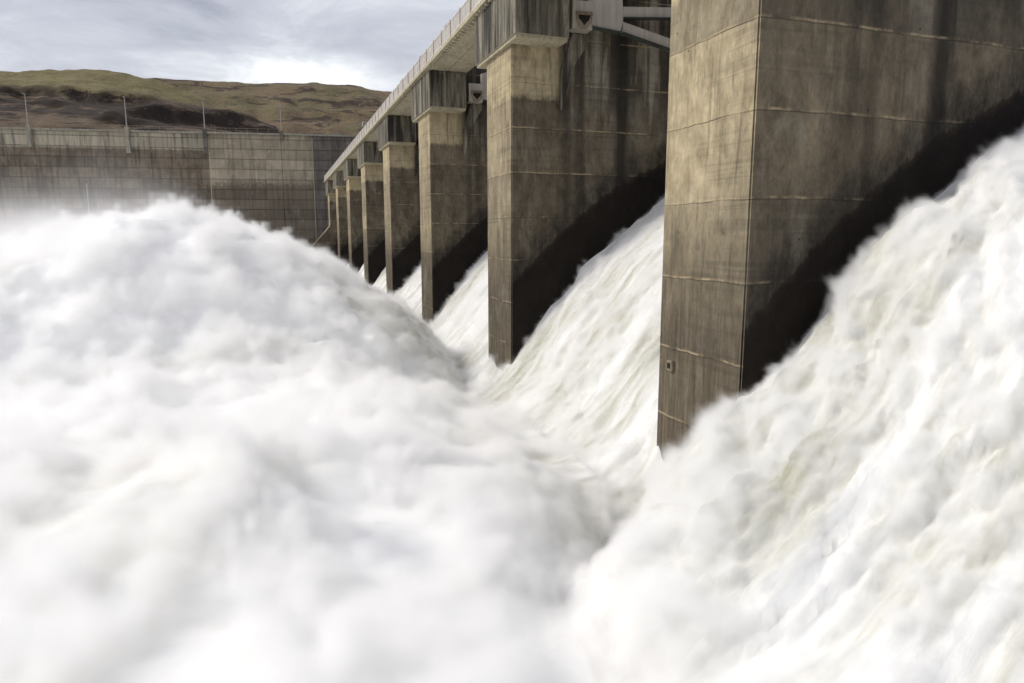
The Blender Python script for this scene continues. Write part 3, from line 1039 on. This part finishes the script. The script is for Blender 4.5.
def spray(name, mn, mx, vox, targets, dens, th_roll, th_chute, seed, x_a=-3.0, x_b=9.5, er_a=2.2):
    mat = bpy.data.materials.new(name + '_mist')
    mat.use_nodes = True
    t = mat.node_tree
    t.nodes.clear()
    o_ = N(t, 'ShaderNodeOutputMaterial')
    pv = N(t, 'ShaderNodeVolumePrincipled')
    pv.inputs['Color'].default_value = (0.9995, 0.9985, 0.9965, 1)
    pv.inputs['Density'].default_value = dens
    pv.inputs['Anisotropy'].default_value = 0.0
    t.links.new(pv.outputs[0], o_.inputs['Volume'])
    me = bpy.data.meshes.new(name)
    me.materials.append(mat)
    ob = bpy.data.objects.new(name, me)
    COL.objects.link(ob)
    ng = bpy.data.node_groups.new(name + '_nodes', 'GeometryNodeTree')
    ng.interface.new_socket('Geometry', in_out='OUTPUT', socket_type='NodeSocketGeometry')
    go = ng.nodes.new('NodeGroupOutput')
    vc = ng.nodes.new('GeometryNodeVolumeCube')
    vc.inputs['Min'].default_value = mn
    vc.inputs['Max'].default_value = mx
    for a_, i_ in (('Resolution X', 0), ('Resolution Y', 1), ('Resolution Z', 2)):
        vc.inputs[a_].default_value = int((mx[i_] - mn[i_]) / vox)
    pos = ng.nodes.new('GeometryNodeInputPosition').outputs[0]
    jn = ng.nodes.new('GeometryNodeJoinGeometry')
    for tg in targets:
        oi = ng.nodes.new('GeometryNodeObjectInfo')
        oi.inputs['Object'].default_value = tg
        oi.transform_space = 'ORIGINAL'
        ng.links.new(oi.outputs['Geometry'], jn.inputs[0])
    px = ng.nodes.new('GeometryNodeProximity')
    px.target_element = 'FACES'
    ng.links.new(jn.outputs[0], px.inputs[0])
    dist = px.outputs['Distance']
    sp = ng.nodes.new('ShaderNodeSeparateXYZ')
    ng.links.new(pos, sp.inputs[0])

    def mp(v, a, b, c, d):
        m_ = ng.nodes.new('ShaderNodeMapRange')
        m_.clamp = True
        m_.interpolation_type = 'SMOOTHSTEP'
        ng.links.new(v, m_.inputs[0])
        for i_, q in zip((1, 2, 3, 4), (a, b, c, d)):
            m_.inputs[i_].default_value = q
        return m_.outputs[0]

    def nz(scale, det, sc=(1, 1, 1), loc=(0, 0, 0)):
        mm = ng.nodes.new('ShaderNodeVectorMath'); mm.operation = 'MULTIPLY'
        ng.links.new(pos, mm.inputs[0]); mm.inputs[1].default_value = sc
        ma = ng.nodes.new('ShaderNodeVectorMath'); ma.operation = 'ADD'
        ng.links.new(mm.outputs[0], ma.inputs[0]); ma.inputs[1].default_value = loc
        return noise(ng, ma.outputs[0], scale, det, 0.6, 0.5)
    thick = mp(sp.outputs[0], x_a, x_b, th_roll, th_chute)
    n1 = nz(0.35, 3, loc=(seed, 0, 0))
    n2a = nz(0.9, 4, sc=(0.8, 1, 1), loc=(0, seed, 0))
    # on the chutes the spray is drawn out along the run of the water
    vr = ng.nodes.new('ShaderNodeVectorRotate'); vr.rotation_type = 'Y_AXIS'
    vr.inputs['Angle'].default_value = math.radians(-44)
    ng.links.new(pos, vr.inputs['Vector'])
    cc = ng.nodes.new('ShaderNodeVectorMath'); cc.operation = 'MULTIPLY'
    ng.links.new(vr.outputs[0], cc.inputs[0]); cc.inputs[1].default_value = FLOWSC
    n2b = noise(ng, cc.outputs[0], 1.25, 6, 0.62, 0.25)
    onch = mp(sp.outputs[0], 7.0, 12.0, 0.0, 1.0)
    n2 = math_(ng, 'ADD', math_(ng, 'MULTIPLY', n2b, onch), math_(ng, 'MULTIPLY', n2a, math_(ng, 'SUBTRACT', 1.0, onch)))
    # thickness swells and thins, then is eaten into by finer noise
    tk = math_(ng, 'MULTIPLY', thick, mp(n1, 0.35, 0.68, 0.25, 1.7))
    rel = math_(ng, 'DIVIDE', dist, tk)
    er = math_(ng, 'MULTIPLY', math_(ng, 'SUBTRACT', n2, 0.5), mp(onch, 0.0, 1.0, er_a, 3.8))
    v = math_(ng, 'SUBTRACT', math_(ng, 'ADD', 0.75, er), rel)
    v = math_(ng, 'MULTIPLY', v, 1.5, clamp=True)
    v = math_(ng, 'MULTIPLY', v, v)
    return ob, mat, ng, vc, go, v, sp, dist, mp, nz


def finish(ob, mat, ng, vc, go, v, label):
    ng.links.new(v, vc.inputs['Density'])
    sm = ng.nodes.new('GeometryNodeSetMaterial')
    sm.inputs['Material'].default_value = mat
    ng.links.new(vc.outputs[0], sm.inputs['Geometry'])
    ng.links.new(sm.outputs[0], go.inputs[0])
    md = ob.modifiers.new('density', 'NODES')
    md.node_group = ng
    tag(ob, label, 'spray', kind='stuff')


import os
if not os.environ.get('NOVOL'):
    for mn, mx, vox, lab in (((6, 3, -10.5), (24.5, 16.5, 5.2), VOX, 'ragged white spray thrown up against the nearest pier'),
                             ((-20, 1, -11.5), (6, 16.5, -2.0), 0.18, 'smooth white mist over the boil at the bottom of the picture'),
                             ((-20, 16.5, -11.5), (24.5, 34.9, 5.5), 0.13, 'soft white spray in the bay between the two nearest piers')):
        a_ = spray('spray', mn, mx, vox, [basin, chutes[0], chutes[1]], 4.4, 1.3, 0.34, 3.0, 3.0, 12.0)
        finish(*a_[:6], lab)
    a_ = spray('spray', (-45, 34.9, -11.5), (20, 92, 7.0), 0.25, [basin, chutes[2], chutes[3]], 3.2, 1.1, 0.35, 5.0, er_a=3.2)
    ob, mat, ng, vc, go, v, sp, dist, mp, nz = a_
    # thin veil drifting over the plumes to the left
    veil = math_(ng, 'MULTIPLY', mp(dist, 0.0, 5.0, 1.0, 0.0), mp(sp.outputs[0], -22.0, -4.0, 1.0, 0.0))
    veil = math_(ng, 'MULTIPLY', veil, mp(nz(0.22, 4), 0.35, 0.65, 0.1, 1.0))
    v = math_(ng, 'ADD', v, math_(ng, 'MULTIPLY', veil, 0.05))
    finish(ob, mat, ng, vc, go, v, 'drifting white mist above the boiling plumes beyond the near bays')
